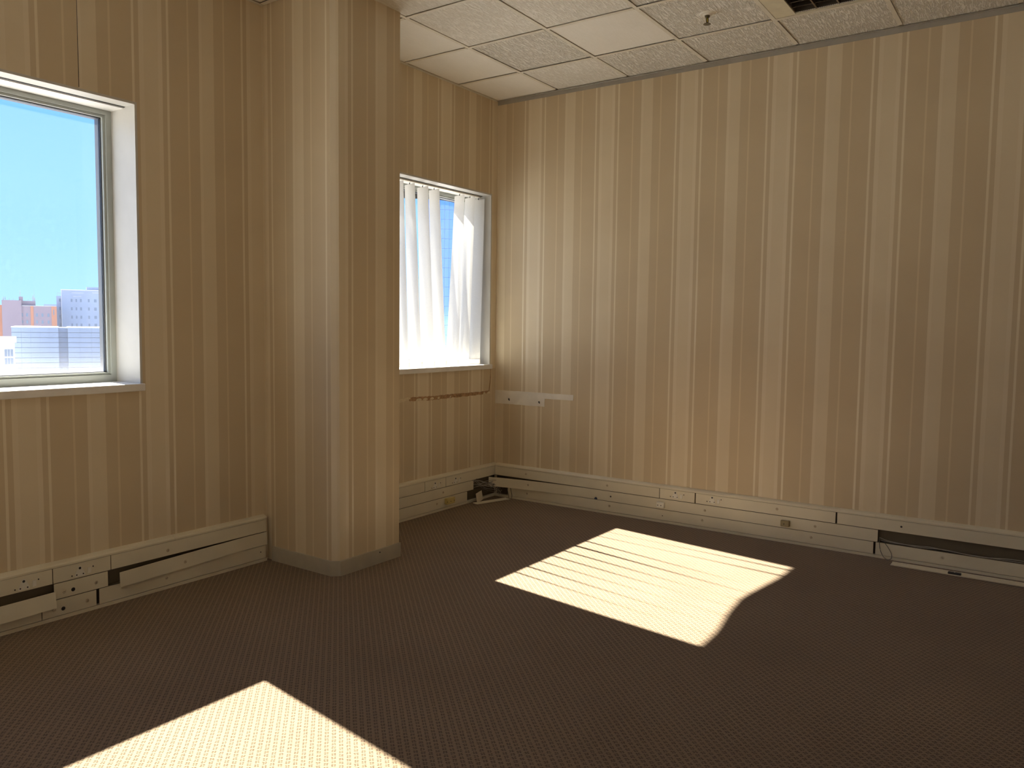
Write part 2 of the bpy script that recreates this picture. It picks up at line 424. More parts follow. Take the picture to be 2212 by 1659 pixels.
for i, x in enumerate(xl[1:-1]):
    for j in range(len(yl) - 1):
        y1, y0 = yl[j] - (.012 if j else .02), yl[j + 1] + .012
        bm = bmesh.new(); box(bm, x - .012, x + .012, y0, y1, H - .0035, H - .0005)
        obj('cross_tee', bm, M_TEE, ceil)
bm = bmesh.new(); box(bm, -.022, 0, YS, 0, H - .003, H); box(bm, -.003, 0, YS, 0, H - .032, H - .003)
structure(obj('trim_1', bm, M_ANGLE), 'grey wall angle where the ceiling meets the long wall', 'trim')
bm = bmesh.new(); box(bm, XW, -.022, -.010, 0, H - .002, H + .002); box(bm, XW, -.022, -.003, 0, H - .008, H - .002)
structure(obj('trim_2', bm, M_TEE), 'thin wall angle where the ceiling meets the window wall', 'trim')

# recessed light fitting (two tiles long)
LX0, LX1, LY0, LY1 = xl[3] + .013, xl[1] - .013, yl[5] + .013, yl[4] - .013
lf = tag(empty('ceiling_light', ((LX0 + LX1) / 2, (LY0 + LY1) / 2, H)), 'recessed office light with dark louvre set into the tile ceiling', 'light')
hx, hy = (LX1 - LX0) / 2, (LY1 - LY0) / 2
ox0, ox1, oy0, oy1 = -hx + .06, hx - .012, -hy + .10, hy - .115
bm = bmesh.new()
box(bm, -hx, ox0, -hy, hy, .0, .008); box(bm, ox1, hx, -hy, hy, .0, .008)
box(bm, ox0, ox1, -hy, oy0, .0, .008); box(bm, ox0, ox1, oy1, hy, .0, .008)
obj('frame', bm, M_LAMPBODY, lf)
bm = bmesh.new()
box(bm, ox0 - .01, ox1 + .01, oy0 - .01, oy1 + .01, .11, .114)
for b in ((ox0 - .01, ox0, oy0, oy1), (ox1, ox1 + .01, oy0, oy1), (ox0, ox1, oy0 - .01, oy0), (ox0, ox1, oy1, oy1 + .01)): box(bm, *b, .008, .11)
obj('housing', bm, M_LAMP_IN, lf)
ny_ = 2
for k in range(ny_):
    y = oy0 + (oy1 - oy0) * (k + 1) / (ny_ + 1)
    boxobj('louvre_rail', (ox0, ox1, y - .004, y + .004, .004, .06), M_LOUV, lf)
nx_ = 14
lv = None
for k in range(nx_):
    x = ox0 + (ox1 - ox0) * (k + 1) / (nx_ + 1)
    if lv is None: lv = boxobj('louvre_blade', (-.002, .002, oy0, oy1, .010, .055), M_LOUV, lf); lv.location.x = x
    else: c = copy_of(lv, lf); c.location.x = x
bm = bmesh.new()
for k in range(36):
    y = oy0 + (oy1 - oy0) * (k + .25) / 36
    box(bm, ox1 - .006, ox1 - .003, y, y + (oy1 - oy0) / 36 * .55, .002, .008)
obj('perforated_edge', bm, M_WHITE, lf)
for k in range(2):
    bm = bmesh.new(); y = oy0 + (oy1 - oy0) * (k * 2 + 1) / 4
    cyl(bm, (ox0 + .02, y, .085), (1, 0, 0), .013, .013, ox1 - ox0 - .04, 12); obj('tube', bm, M_WHITE, lf, True)

# fire sprinkler
sp = tag(empty('fire_sprinkler', (-.812, -2.069, H + .003)), 'small pendent fire sprinkler with round white plate on the ceiling', 'sprinkler')
sp.scale = (1.1, 1.1, .78)
bm = bmesh.new(); cyl(bm, (0, 0, .0), (0, 0, -1), .043, .036, .008, 28); cyl(bm, (0, 0, -.008), (0, 0, -1), .024, .02, .006, 20)
obj('escutcheon', bm, M_WHITE, sp, False)
bm = bmesh.new(); cyl(bm, (0, 0, -.012), (0, 0, -1), .014, .011, .016, 14)
for s in (-1, 1):
    tube(bm, [(s * .010, 0, -.026), (s * .014, 0, -.042), (s * .011, 0, -.058), (s * .003, 0, -.068)], .0028)
cyl(bm, (0, 0, -.062), (0, 0, -1), .006, .006, .010, 10)
obj('body', bm, M_BRONZE, sp)
bm = bmesh.new(); cyl(bm, (0, 0, -.028), (0, 0, -1), .004, .004, .034, 8); obj('bulb', bm, M_BULB, sp, True)
bm = bmesh.new(); cyl(bm, (0, 0, -.072), (0, 0, -1), .018, .020, .003, 18); obj('deflector', bm, M_BRONZE, sp)

# ------------------------------------------------------------------ windows
FY0, FY1 = 0.218, 0.318
def window(idx, label):
    x0, x1, z0, z1 = WIN[idx]
    e = structure(empty('window_%d' % idx, ((x0 + x1) / 2, 0, z0)), label, 'window')
    cx, cz = (x0 + x1) / 2, z0
    X0, X1, Z1 = x0 - cx, x1 - cx, z1 - z0
    t = .012
    bm = bmesh.new()                      # painted lining of the reveal, a little proud of the paper
    box(bm, X0, X0 + t, -.0012, FY0, 0, Z1); box(bm, X1 - t, X1, -.0012, FY0, 0, Z1); box(bm, X0 + t, X1 - t, -.0012, FY0, Z1 - t, Z1)
    obj('reveal_lining', bm, M_CREAM, e)
    bm = bmesh.new(); box(bm, X0 - .004, X1 + .004, -.022, FY0, -.034, 0.003, bevel=.003, seg=2)
    obj('sill', bm, M_SILL, e)
    bm = bmesh.new(); box(bm, X0 + t, X1 - t, .085, .094, Z1 - t - .003, Z1 - t + .001)
    obj('blind_slot', bm, M_BLACK, e)
    bm = bmesh.new(); box(bm, X0 + t, X1 - t, .100, FY0 - .004, Z1 - t - .006, Z1 - t + .001)
    obj('head_strip', bm, M_SILL, e)
    fw = .050
    bm = bmesh.new()
    def ring(a, ya, yb):
        """a = (inset outer, inset inner)"""
        o, i = a
        box(bm, X0 + o, X0 + i, ya, yb, o, Z1 - o); box(bm, X1 - i, X1 - o, ya, yb, o, Z1 - o)
        box(bm, X0 + i, X1 - i, ya, yb, o, i); box(bm, X0 + i, X1 - i, ya, yb, Z1 - i, Z1 - o)
    ring((0.0, .040), FY0, FY1); obj('frame', bm, M_FRAME, e)
    bm = bmesh.new(); ring((.040, .052), FY0 + .012, FY0 + .036); obj('sash', bm, M_FRAME, e)
    bm = bmesh.new(); ring((.0405, .056), FY0 + .0425, FY1 - .02); obj('outer_seal', bm, M_SEAL, e)
    bm = bmesh.new(); ring((.052, .056), FY0 + .028, FY0 + .0358); obj('gasket', bm, M_BLACK, e)
    boxobj('pane', (X0 + .052, X1 - .052, FY0 + .036, FY0 + .042, .052, Z1 - .052), M_GLASS, e)
    return e
w1 = window(1, 'large window at the left looking out over the city, bare of blinds')
w2 = window(2, 'window beside the corner, hung with vertical blinds')
w3 = window(3, 'unseen window added beyond the left edge for more daylight')  # unseen, added to let more daylight into the room
# unseen strip added outside the blind window's head; its sag curves the sun patch's edge
x0, x1, z0, z1 = WIN[2]; cx = (x0 + x1) / 2
bm = bmesh.new()
prof = [(-1.60, 0), (-1.42, .0), (-1.38, .002), (-1.30, .010), (-1.18, .026), (-1.09, .037), (-1.0, .043), (-.87, .052), (-.78, .047), (-.68, .036), (-.52, .019), (-.40, .006), (-.30, .0), (-.12, 0)]
top = z1 - .054 - z0
for (a, da), (b, db) in zip(prof, prof[1:]):
    box_pts = [(a - cx, top + .004), (b - cx, top + .004), (b - cx, top - db - .004), (a - cx, top - da - .004)]
    prism(bm, box_pts, lambda p, t: Vector((p[0], t, p[1])), FY1 - .012, FY1 - .006)
obj('added_shade_strip', bm, M_BLACK, w2)

# ------------------------------------------------------------------ vertical blind in the corner window
bl = tag(empty('vertical_blind', (0, .115, 2.45)), 'white fabric vertical blind with one slat missing, in the corner window', 'blind')
def loc(x, y, z): return Vector((x, y - .115, z - 2.45))
bm = bmesh.new(); a = loc(-1.625, .098, 2.4445); b = loc(-.088, .132, 2.4575)
box(bm, a.x, b.x, a.y, b.y, a.z, b.z, bevel=.002); obj('headrail', bm, M_TEE, bl)
VANES = [  # x of the room-side edge: top, foot; slope towards the glass: top, foot
    (-1.475, -1.405, .25, .03), (-1.335, -1.275, .22, .01), (-1.200, -1.140, .26, .03),
    (-1.0665, -1.000, .27, .02), (-.947, -.858, .28, .01), (-.799, -.716, .19, .00), (-.672, -.577, .25, .01),
    (-.365, -.432, .28, .05), (-.234, -.294, .30, .04), (-.105, -.147, .05, .00)]
YN, YF, ZT, ZB = .050, .180, 2.430, 1.101
for i, (xt, xb, k, tw) in enumerate(VANES):
    bm = bmesh.new(); rows, colsn = 36, 7; grid = []
    ph = random.uniform(0, 6)
    for r in range(rows + 1):
        t = r / rows; z = ZT + (ZB - ZT) * t
        xn = xt + (xb - xt) * (t ** 1.05); kk = k + (tw - k) * t ** 0.95 + .018 * math.sin(5 * t + ph) * t * (1 - t)
        row = []
        for c in range(colsn + 1):
            s = c / colsn
            bow = .0035 * math.sin(math.pi * s) * t * (1 + .8 * math.sin(3.1 * t + ph)) + .0022 * t * math.sin(9 * s + ph + 4 * t)
            y = YN + (YF - YN) * s
            row.append(bm.verts.new(loc(xn + kk * (YF - YN) * s + bow, y, z)))
        grid.append(row)
    for r in range(rows):
        for c in range(colsn): bm.faces.new((grid[r][c], grid[r][c + 1], grid[r + 1][c + 1], grid[r + 1][c]))
    v = obj('vane', bm, M_FABRIC, bl, True)
    # hem pocket with its weight
    kb = tw
    bm = bmesh.new(); n0 = loc(xb, YN, 0); n1 = loc(xb + kb * (YF - YN), YF, 0); d = (n1 - n0).normalized(); q = Vector((d.y, -d.x, 0))
    pts = [n0 - d * .001 + q * .003, n1 + q * .003, n1 - q * .003, n0 - d * .001 - q * .003]
    prism(bm, [(p.x, p.y) for p in pts], lambda p, t: Vector((p[0], p[1], t)), ZB - 2.45 - .004, ZB - 2.45 + .033)
    obj('hem_weight', bm, M_HEM, v)
    bm = bmesh.new(); c_ = loc(xt + k * .065, .115, ZT)
    box(bm, c_.x - .0012, c_.x + .0012, c_.y - .004, c_.y + .004, c_.z - .003, c_.z + .008)
    tube(bm, [(c_.x, c_.y, c_.z + .008), (c_.x + .004, c_.y, c_.z + .014), (c_.x, c_.y, c_.z + .020)], .0016)
    obj('hook', bm, M_BLACK, v)
for yy in (YN + .004,):
    bm = bmesh.new(); pts = [loc(xb + tw * .004, yy - .003, ZB + .024) for xt, xb, k, tw in VANES]
    full = []
    for p, q in zip(pts, pts[1:]):
        full += [p, (p + q) / 2 - Vector((0, 0, .004))]
    full.append(pts[-1]); tube(bm, full, .0011, 5); obj('link_chain', bm, M_WHITE, bl)

# ------------------------------------------------------------------ skirting trunking
TD = 0.031
ROWZ = [(.0198, .0962), (.0999, .1742), (.1779, .2495)]
screw_me = None
def screw_mesh():
    bm = bmesh.new(); cyl(bm, (0, 0, 0), (0, -1, 0), .0088, .0070, .0026, 14)
    nf = len(bm.faces); box(bm, -.0052, .0052, -.0030, -.0024, -.0006, .0006)
    bmesh.ops.recalc_face_normals(bm, faces=bm.faces[:])
    me = bpy.data.meshes.new('screw'); bm.to_mesh(me); bm.free()
    me.materials.append(M_SCREW); me.materials.append(M_BLACK)
    for p in me.polygons:
        p.material_index = 1 if p.center.y < -.00265 else 0
    return me
SCREW = screw_mesh()
def hole_mesh(r):
    bm = bmesh.new(); cyl(bm, (0, 0, 0), (0, -1, 0), r, r * .9, .0012, 14); bmesh.ops.recalc_face_normals(bm, faces=bm.faces[:])
    me = bpy.data.meshes.new('hole'); bm.to_mesh(me); bm.free(); me.materials.append(M_BLACK); return me
HOLE_S, HOLE_M, HOLE_L = hole_mesh(.0035), hole_mesh(.0062), hole_mesh(.0095)
def inst(name, me, parent, l, rot=(0, 0, 0)):
    o = bpy.data.objects.new(name, me); COL.objects.link(o); o.parent = parent; o.location = l; o.rotation_euler = rot; return o
# triangular socket insert
def tri_mesh():
    bm = bmesh.new(); pts = []
    for cx_, cz_, r, a0 in ((-.0185, -.0145, .007, 180), (.0185, -.0145, .007, 270), (0, .021, .0085, 30)):
        for k in range(6):
            a = math.radians(a0 + k * 120 / 5 - (0 if a0 != 30 else 0)); pts.append((cx_ + r * math.cos(a), cz_ + r * math.sin(a)))
    prism(bm, pts, lambda p, t: Vector((p[0], t, p[1])), 0, -.0022)
    bmesh.ops.recalc_face_normals(bm, faces=bm.faces[:])
    me = bpy.data.meshes.new('socket_insert'); bm.to_mesh(me); bm.free(); me.materials.append(M_WHITE); return me
TRI = tri_mesh()
bm = bmesh.new(); box(bm, -.0085, .0085, -.0032, 0, -.015, .015, bevel=.001); bmesh.ops.recalc_face_normals(bm, faces=bm.faces[:])
ROCK = bpy.data.meshes.new('rocker_switch'); bm.to_mesh(ROCK); bm.free(); ROCK.materials.append(M_WHITE)
def socket(parent, s, z=.2055):
    t = inst('socket_insert', TRI, parent, (s, -TD, z))
    inst('pin_hole', HOLE_M, t, (0, -.002, .0185)); inst('pin_hole', HOLE_S, t, (-.0155, -.002, -.012)); inst('pin_hole', HOLE_S, t, (.0155, -.002, -.012))
    inst('rocker_switch', ROCK, parent, (s + .0455, -TD, z - .002))
    inst('fixing_screw_hole', HOLE_S, parent, (s + .064, -TD, z + .012)); inst('fixing_screw_hole', HOLE_S, parent, (s - .037, -TD, z - .012))
def trunk(name, locn, rz, s0, s1, seams, label):
    e = tag(empty(name, locn, rz), label, 'trunking')
    bm = bmesh.new()
    box(bm, s0, s1, -.003, 0, .0, .2525)
    for z in (.0980, .1760): box(bm, s0, s1, -TD + .006, -.003, z - .0012, z + .0012)
    obj('channel', bm, M_TRUNK_IN, e)
    boxobj('base_strip', (s0, s1, -TD, -.003, 0, .0175), M_TRUNK, e)
    cuts = [s0] + seams + [s1]
    for a, b in zip(cuts, cuts[1:]):
        bm = bmesh.new()
        pr = [(0, .2515), (-TD - .001, .2515), (-TD - .001, .2600), (-TD + .006, .2680), (-.008, .2745), (0, .2760)]
        prism(bm, pr, lambda p, t: Vector((t, p[0], p[1])), a + .0006, b - .0006)
        obj('top_capping', bm, M_TRUNK, e)
    return e
def lid(e, row, a, b, mat=None):
    z0, z1 = ROWZ[row]
    return boxobj('lid', (a + .0013, b - .0013, -TD, -TD + .004, z0, z1), mat or M_LID, e, bevel=.001)
def loose_lid(e, row, a, b, out, drop, tilt=lambda s: 0.0, n=24, parent_name='loose_lid'):
    z0, z1 = ROWZ[row]; bm = bmesh.new(); secs = []
    for i in range(n + 1):
        s = a + (b - a) * i / n; o = out(s); d = drop(s); tl = tilt(s)
        q = []
        for yy, zz in ((-TD - .001 - o - tl, z0 - d), (-TD - .001 - o, z1 - d), (-TD + .0025 - o, z1 - d), (-TD + .0025 - o - tl, z0 - d)):
            q.append(bm.verts.new((s, yy, zz)))
        secs.append(q)
    for p, q in zip(secs, secs[1:]):
        for k in range(4): bm.faces.new((p[k], p[(k + 1) % 4], q[(k + 1) % 4], q[k]))
    bm.faces.new(secs[0]); bm.faces.new(list(reversed(secs[-1])))
    return obj(parent_name, bm, M_LID, e)
def screw(e, s, z, depth=TD): return inst('screw', SCREW, e, (s, -depth, z), (0, random.uniform(0, 3), 0))

# --- below the left window
tl_ = trunk('cable_trunking', (0, 0, 0), 0, XW, PX0 - o_ * 0 - .03, [-2.924], 'beige cable trunking under the bare left window, two lids hanging loose')
lid(tl_, 2, XW, -3.82); lid(tl_, 2, -3.82, -3.5485); lid(tl_, 2, -3.5475, -3.272); lid(tl_, 2, -3.271, -2.334)
socket(tl_, -3.675); socket(tl_, -3.424)
loose_lid(tl_, 1, XW, -3.545, lambda s: .012 + .010 * min(1, (-3.545 - s) / .5), lambda s: .033 + .002 * min(1, (-3.545 - s) / .3), lambda s: .012)
lid(tl_, 1, -3.545, -3.287); screw(tl_, -3.347, .1325); screw(tl_, -3.499, .1297); inst('knockout_hole', HOLE_L, tl_, (-3.457, -TD, .128))
loose_lid(tl_, 1, -3.236, -2.334, lambda s: .014 * max(0, (-2.5 - s) / .74) ** 1.0, lambda s: .0175 * max(0, (-2.45 - s) / .79) ** 1.2, lambda s: .004)
screw(tl_, -2.874, .1243, TD + .012)
lid(tl_, 0, XW, -3.601); lid(tl_, 0, -3.600, -3.346); lid(tl_, 0, -3.334, -2.340)
for s, z in ((-3.545, .0521), (-3.393, .0547), (-2.976, .0597)): screw(tl_, s, z)
inst('knockout_hole', HOLE_L, tl_, (-3.505, -TD, .0486)); inst('pin_mark', HOLE_S, tl_, (-2.378, -TD, .0616))
screw(tl_, -2.966, .2051)
# --- below the blind window
tb_ = trunk('cable_trunking', (0, 0, 0), 0, PX1 + .003, -.001, [], 'beige cable trunking under the blind window, open at the corner')
lid(tb_, 2, PX1 + .003, -.913); lid(tb_, 2, -.912, -.671); lid(tb_, 2, -.669, -.0295)
socket(tb_, -.798); socket(tb_, -.553)
lid(tb_, 1, PX1 + .003, -.322); screw(tb_, -.701, .139)
lid(tb_, 0, PX1 + .003, -.403); screw(tb_, -.774, .0634)
# --- along the long wall
tr_ = trunk('cable_trunking', (0, 0, 0), -math.pi / 2, .032, -YS, [2.949], 'long beige cable trunking along the right wall, partly open at its far right')
lid(tr_, 2, .0305, 1.502); lid(tr_, 2, 1.504, 1.7715); lid(tr_, 2, 1.7765, 2.7165); lid(tr_, 2, 2.7235, -YS)
socket(tr_, 1.625, .2175 - .004); socket(tr_, 1.8985, .2175 - .002)
loose_lid(tr_, 1, .034, 2.967, lambda s: .100 * max(0, 1 - s / .95) ** 2.3, lambda s: .002 * max(0, 1 - s / 1.0), lambda s: .0, 60, 'bowed_lid')
lid(tr_, 0, .16, 2.946); lid(tr_, 0, 2.9555, -YS)
for s, z in ((.339, .2178), (1.0757, .2164), (2.345, .2171), (.352, .0594), (1.097, .0634), (1.830, .0638), (2.570, .0620), (3.327, .0629)): screw(tr_, s, z)
screw(tr_, .381, .1385, TD + .001 + .100 * (1 - .381 / .95) ** 2.3); screw(tr_, 1.848, .1362, TD + .001); screw(tr_, 2.592, .1385, TD + .001)
inst('screw_hole', HOLE_M, tr_, (1.108, -TD - .001, .1365)); inst('screw_hole', HOLE_M, tr_, (3.097, -TD, .2148)); inst('pin_mark', HOLE_S, tr_, (1.53, -TD, .052))
# blue grommet poking out below the bowed lid
bm = bmesh.new(); pts = [(.012 * math.cos(a), .016 * math.sin(a)) for a in [math.pi * k / 10 for k in range(11)]]
prism(bm, pts, lambda p, t: Vector((.9835 + p[0], t, .100 + p[1])), -TD - .005, -TD + .001); obj('blue_grommet', bm, M_BLUE, tr_)

# surface boxes screwed to the trunking
def surface_box(name, locn, rz, w_, h_, d_, mat, label, dots=2):
    e = tag(empty(name, locn, rz), label, 'junction box')
    boxobj('cover', (-w_ / 2, w_ / 2, -d_, 0, -h_ / 2, h_ / 2), mat, e, bevel=.004, seg=2)
    for k in range(dots): inst('screw_hole', HOLE_S, e, ((k - (dots - 1) / 2) * w_ * .42 - .004, -d_, -.002))
    return e
surface_box('terminal_box', (-TD - .001, -1.520, .133), -math.pi / 2, .058, .040, .026, M_WHITE, 'small white telephone box on the long trunking, below the sockets')
surface_box('terminal_box', (-TD - .001, -2.405, .1325), -math.pi / 2, .055, .040, .026, M_BRASS, 'small dull brown box on the long trunking, right of the sockets', 1)
surface_box('terminal_box', (-.638, -TD, .0665), 0, .098, .046, .028, M_YELLOW, 'yellowed plastic box low on the trunking under the blind window', 3)

# loose pieces and cables in the corner
e = tag(empty('trunking_offcut', (-.285, -.062, .037), math.radians(14)), 'short offcut of trunking lid leaning upright in the open corner', 'offcut')
bm = bmesh.new(); box(bm, -.058, .058, -.002, .002, -.036, .040, bevel=.0008); o = obj('plate', bm, M_LID, e); o.rotation_euler = (math.radians(-8), math.radians(-3), 0)
bm = bmesh.new(); box(bm, -.058, .058, .002, .010, -.036, -.033); o = obj('return_edge', bm, M_LID, e); o.rotation_euler = (math.radians(-8), math.radians(-3), 0)
e = tag(empty('fallen_lid', (-.222, -.139, .0), math.radians(-17)), 'fallen strip of trunking lid lying across the carpet in the corner', 'lid')
bm = bmesh.new(); box(bm, -.165, .165, -.030, .030, .001, .004, bevel=.0008); obj('plate', bm, M_LID, e)
for s in (-1, 1): boxobj('edge', (-.165, .165, s * .030 - .001, s * .030 + .001, .002, .006), M_LID, e)
rnd = random.Random(3)
for k in range(16):
    bm = bmesh.new()
    xa, xb = rnd.uniform(-.34, -.28), rnd.uniform(-.10, -.045)
    za, zb = rnd.uniform(.105, .165), rnd.uniform(.03, .15)
    p = [(xa - .03, -.016, za), (xa + .02, -.022 - rnd.uniform(0, .02), za + rnd.uniform(-.01, .02)),
         ((xa + xb) / 2, -.045 - rnd.uniform(0, .05), rnd.uniform(.05, .16)), (xb, -.06 - rnd.uniform(0, .05), zb), (xb + rnd.uniform(-.02, .008), -.07 - rnd.uniform(0, .06), rnd.uniform(.02, .10))]
    tube(bm, p, rnd.uniform(.0015, .0023), 6)
    tag(obj('loose_cable', bm, M_CABLE if k % 3 else M_CABLE_D), 'thin grey cable in the tangle spilling from the open corner trunking', 'cable', 'cables tangled in the corner')
for k, (xx, rr) in enumerate(((-.10, .0022), (-.075, .0022))):
    bm = bmesh.new(); tube(bm, [(-.034 - .004, -.155 - k * .035, .112), (-.036, -.160 - k * .035, .07), (-.036, -.172 - k * .035, .03), (-.040, -.178 - k * .03, .004)], rr)
    tag(obj('hanging_cable', bm, M_CABLE_D), 'dark cable hanging down the long trunking next to the corner, ' + ('nearer the corner' if k == 0 else 'farther from the corner'), 'cable')

# cables in the open stretch at the far right
def rcable(name, pts, r, mat, label):
    bm = bmesh.new(); tube(bm, [(-d, -s, z) for s, d, z in pts], r, 7); return tag(obj(name, bm, mat, None, True), label, 'cable')
rcable('grey_cable', [(2.975, .012, .125), (3.02, .018, .114), (3.10, .022, .108), (3.20, .026, .104), (3.32, .034, .113), (3.45, .036, .106), (3.55, .036, .105), (3.68, .030, .115), (3.9, .020, .110), (4.4, .018, .106)], .0026, M_CABLE, 'pale grey cable lying along the open trunking at the far right')
rcable('grey_cable', [(2.98, .010, .108), (3.08, .020, .105), (3.20, .030, .112), (3.26, .033, .117), (3.34, .030, .110), (3.48, .026, .104), (3.8, .022, .103), (4.5, .02, .103)], .0022, M_CABLE, 'thin grey cable with a hump, in the open trunking at the far right')
rcable('dark_cable', [(2.972, .014, .130), (2.978, .035, .105), (2.985, .040, .060), (3.005, .048, .020), (3.030, .058, .006), (3.052, .056, .014), (3.052, .046, .040), (3.03, .038, .075), (3.005, .03, .104)], .0020, M_CABLE_D, 'dark cable looping down to the floor from the open trunking')
rcable('black_cable', [(2.98, .010, .1025), (3.3, .016, .1025), (3.8, .014, .1025), (4.6, .014, .1025)], .0026, M_BLACK, 'black cable at the bottom of the open trunking at the far right')
e = tag(empty('fallen_lid', (-.122, -3.95, 0), -math.pi / 2 + math.radians(0.2)), 'long trunking lid lying on the carpet below the open stretch at right', 'lid')
bm = bmesh.new(); box(bm, -.885, .9, -.036, .036, .001, .004, bevel=.0008); obj('plate', bm, M_LID, e)
boxobj('edge', (-.885, .9, -.037, -.0345, .002, .008), M_LID, e, bevel=.0008); boxobj('edge', (-.885, .9, .0345, .037, .002, .008), M_LID, e, bevel=.0008)
e = tag(empty('cable_clip', (-.135, -3.405, .004), -math.pi / 2), 'black plastic clip resting on the fallen lid at right', 'clip')
boxobj('body', (-.036, .032, -.016, .012, 0, .012), M_BLACK, e, bevel=.003); bm = bmesh.new(); cyl(bm, (-.002, -.002, .012), (0, 0, 1), .004, .003, .003, 10); obj('stud', bm, M_STEEL, e)

# ------------------------------------------------------------------ wall damage
# white strip left where a fitting was taken off the long wall
def ragged(pts, step, amp, rnd):
    out = []
    for (x0, z0), (x1, z1) in zip(pts, pts[1:] + pts[:1]):
        n = max(1, int(math.hypot(x1 - x0, z1 - z0) / step))
        for k in range(n):
            t = k / n; out.append((x0 + (x1 - x0) * t + rnd.uniform(-amp, amp) * (k > 0), z0 + (z1 - z0) * t + rnd.uniform(-amp, amp) * (k > 0)))
    return out
rnd = random.Random(11)
e = tag(empty('wall_strip', (0, -.25, .82)), 'white painted strip with two screws left on the long wall near the corner', 'wall strip')
pts = ragged([(.004, .770), (.487, .771), (.489, .8355), (.75, .837), (.752, .881), (.004, .880)], .03, .0012, rnd)
bm = bmesh.new(); prism(bm, pts, lambda p, t: Vector((t, -p[0] + .25, p[1] - .82)), 0.0, -.0035); obj('strip', bm, M_PATCH, e)
for s, z in ((.142, .811), (.436, .806)):
    bm = bmesh.new(); cyl(bm, (-.0035, -s + .25, z - .82), (-1, 0, 0), .0075, .005, .004, 10)
    cyl(bm, (-.0035, -s + .246, z - .82 - .008), (-1, 0, 0), .005, .004, .003, 8); obj('screw', bm, M_BLACK, e)
# torn paper below the blind window
up = [(-1.06, .8845), (-.80, .880), (-.60, .8785), (-.35, .877), (-.19, .8755), (-.085, .880)]
lo = [(-.085, .862), (-.19, .852), (-.45, .852), (-.60, .8525), (-.80, .8485), (-1.05, .858)]
bm = bmesh.new(); prism(bm, ragged(up + lo, .018, .0030, rnd), lambda p, t: Vector((p[0], t, p[1])), 0, -.002); obj('torn_band', bm, M_PLASTER, wall_left)
bm = bmesh.new(); prism(bm, ragged([(-1.785, .882), (-1.05, .886), (-1.04, .876), (-1.10, .862), (-1.15, .852), (-1.785, .856)], .02, .003, rnd), lambda p, t: Vector((p[0], t, p[1])), 0, -.0025); obj('torn_paper', bm, M_FLECK, wall_left)
for a, b in ((-.985, .07), (-.91, .06), (-.83, .05), (-.745, .03), (-.60, .02), (-.17, .03), (-.12, .05)):
    bm = bmesh.new(); prism(bm, ragged([(a, .856), (a + b * .6, .853), (a + b, .860), (a + b * .7, .872), (a + .01, .869)], .012, .002, rnd), lambda p, t: Vector((p[0], t, p[1])), 0, -.0035); obj('paper_fleck', bm, M_FLECK, wall_left)
bm = bmesh.new(); prism(bm, ragged([(-.064, 1.055), (-.060, 1.055), (-.066, .98), (-.074, .92), (-.084, .872), (-.090, .872), (-.081, .93), (-.071, .99)], .02, .0012, rnd), lambda p, t: Vector((p[0], t, p[1])), 0, -.0015); obj('paper_crack', bm, M_PLASTER, wall_left)
bm = bmesh.new(); prism(bm, [(-3.3532, 2.50), (-3.3508, 2.50), (-3.353, H), (-3.3545, H)], lambda p, t: Vector((p[0], t, p[1])), 0, -.0008); obj('paper_seam', bm, M_BLACK, wall_left)

# ------------------------------------------------------------------ the city outside
GZ = -32.0
def ext(name, col, rough=.8): return simple(name, col, rough, var=.05, scale=.3)
X_BLUE = ext('panel_grey_blue', (.22, .285, .40)); X_BLUE2 = ext('panel_joint', (.17, .23, .32)); X_PINK = ext('brick_mauve', (.28, .22, .27)); X_ORANGE = ext('orange_render', (.48, .20, .12))
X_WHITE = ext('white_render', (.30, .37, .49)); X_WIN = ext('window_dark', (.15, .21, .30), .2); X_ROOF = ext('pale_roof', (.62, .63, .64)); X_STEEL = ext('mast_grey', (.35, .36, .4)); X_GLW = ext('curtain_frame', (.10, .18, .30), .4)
X_GRND = ext('city_ground', (.52, .50, .47))
m, n, out = new_mat('mirror_glazing'); b = N(n, 'ShaderNodeBsdfPrincipled'); b.inputs['Base Color'].default_value = (.33, .55, .92, 1); b.inputs['Metallic'].default_value = .85; b.inputs['Roughness'].default_value = .12
n.links.new(b.outputs[0], out.inputs[0]); X_MIRROR = m
structure(boxobj("ground", (-900, 1200, -900, 1500, GZ - 1, GZ), X_GRND), 'city ground far below the windows', 'ground')

def building(name, locn, rz, label): return tag(empty(name, (locn[0], locn[1], GZ), rz), label, 'building')
def part(e, name, b, mat): return boxobj(name, (b[0], b[1], b[2], b[3], b[4] - GZ, b[5] - GZ), mat, e)
# panelled grey-blue block
e = building('office_block', (46.5, 104.4), -.4465, 'low grey blue panelled block in front of the other buildings')
part(e, 'body', (-5.18, 0.05, .15, 14, GZ, .45), X_BLUE2); part(e, 'recess', (0.05, 1.11, .9, 14, GZ, .45), X_BLUE2); part(e, 'wing', (1.11, 9.4, .15, 14, GZ, .45), X_BLUE2)
part(e, 'parapet', (-5.22, .05, .0, 14, .45, .57), X_ROOF); part(e, 'parapet', (1.11, 9.4, .0, 14, .45, .55), X_ROOF)
pan = None
for r in range(11):
    z1 = .45 - .655 * r
    for (xa, nn, wd) in ((-5.18, 5, 1.046), (1.11, 6, 1.38)):
        for c in range(nn):
            part(e, 'wall_panel', (xa + c * wd + .006, xa + (c + 1) * wd - .006, 0.0, .16, z1 - .655 + .06, z1), X_BLUE)
    part(e, 'wall_panel', (.06, 1.10, .8, .91, z1 - .655 + .06, z1), X_BLUE)
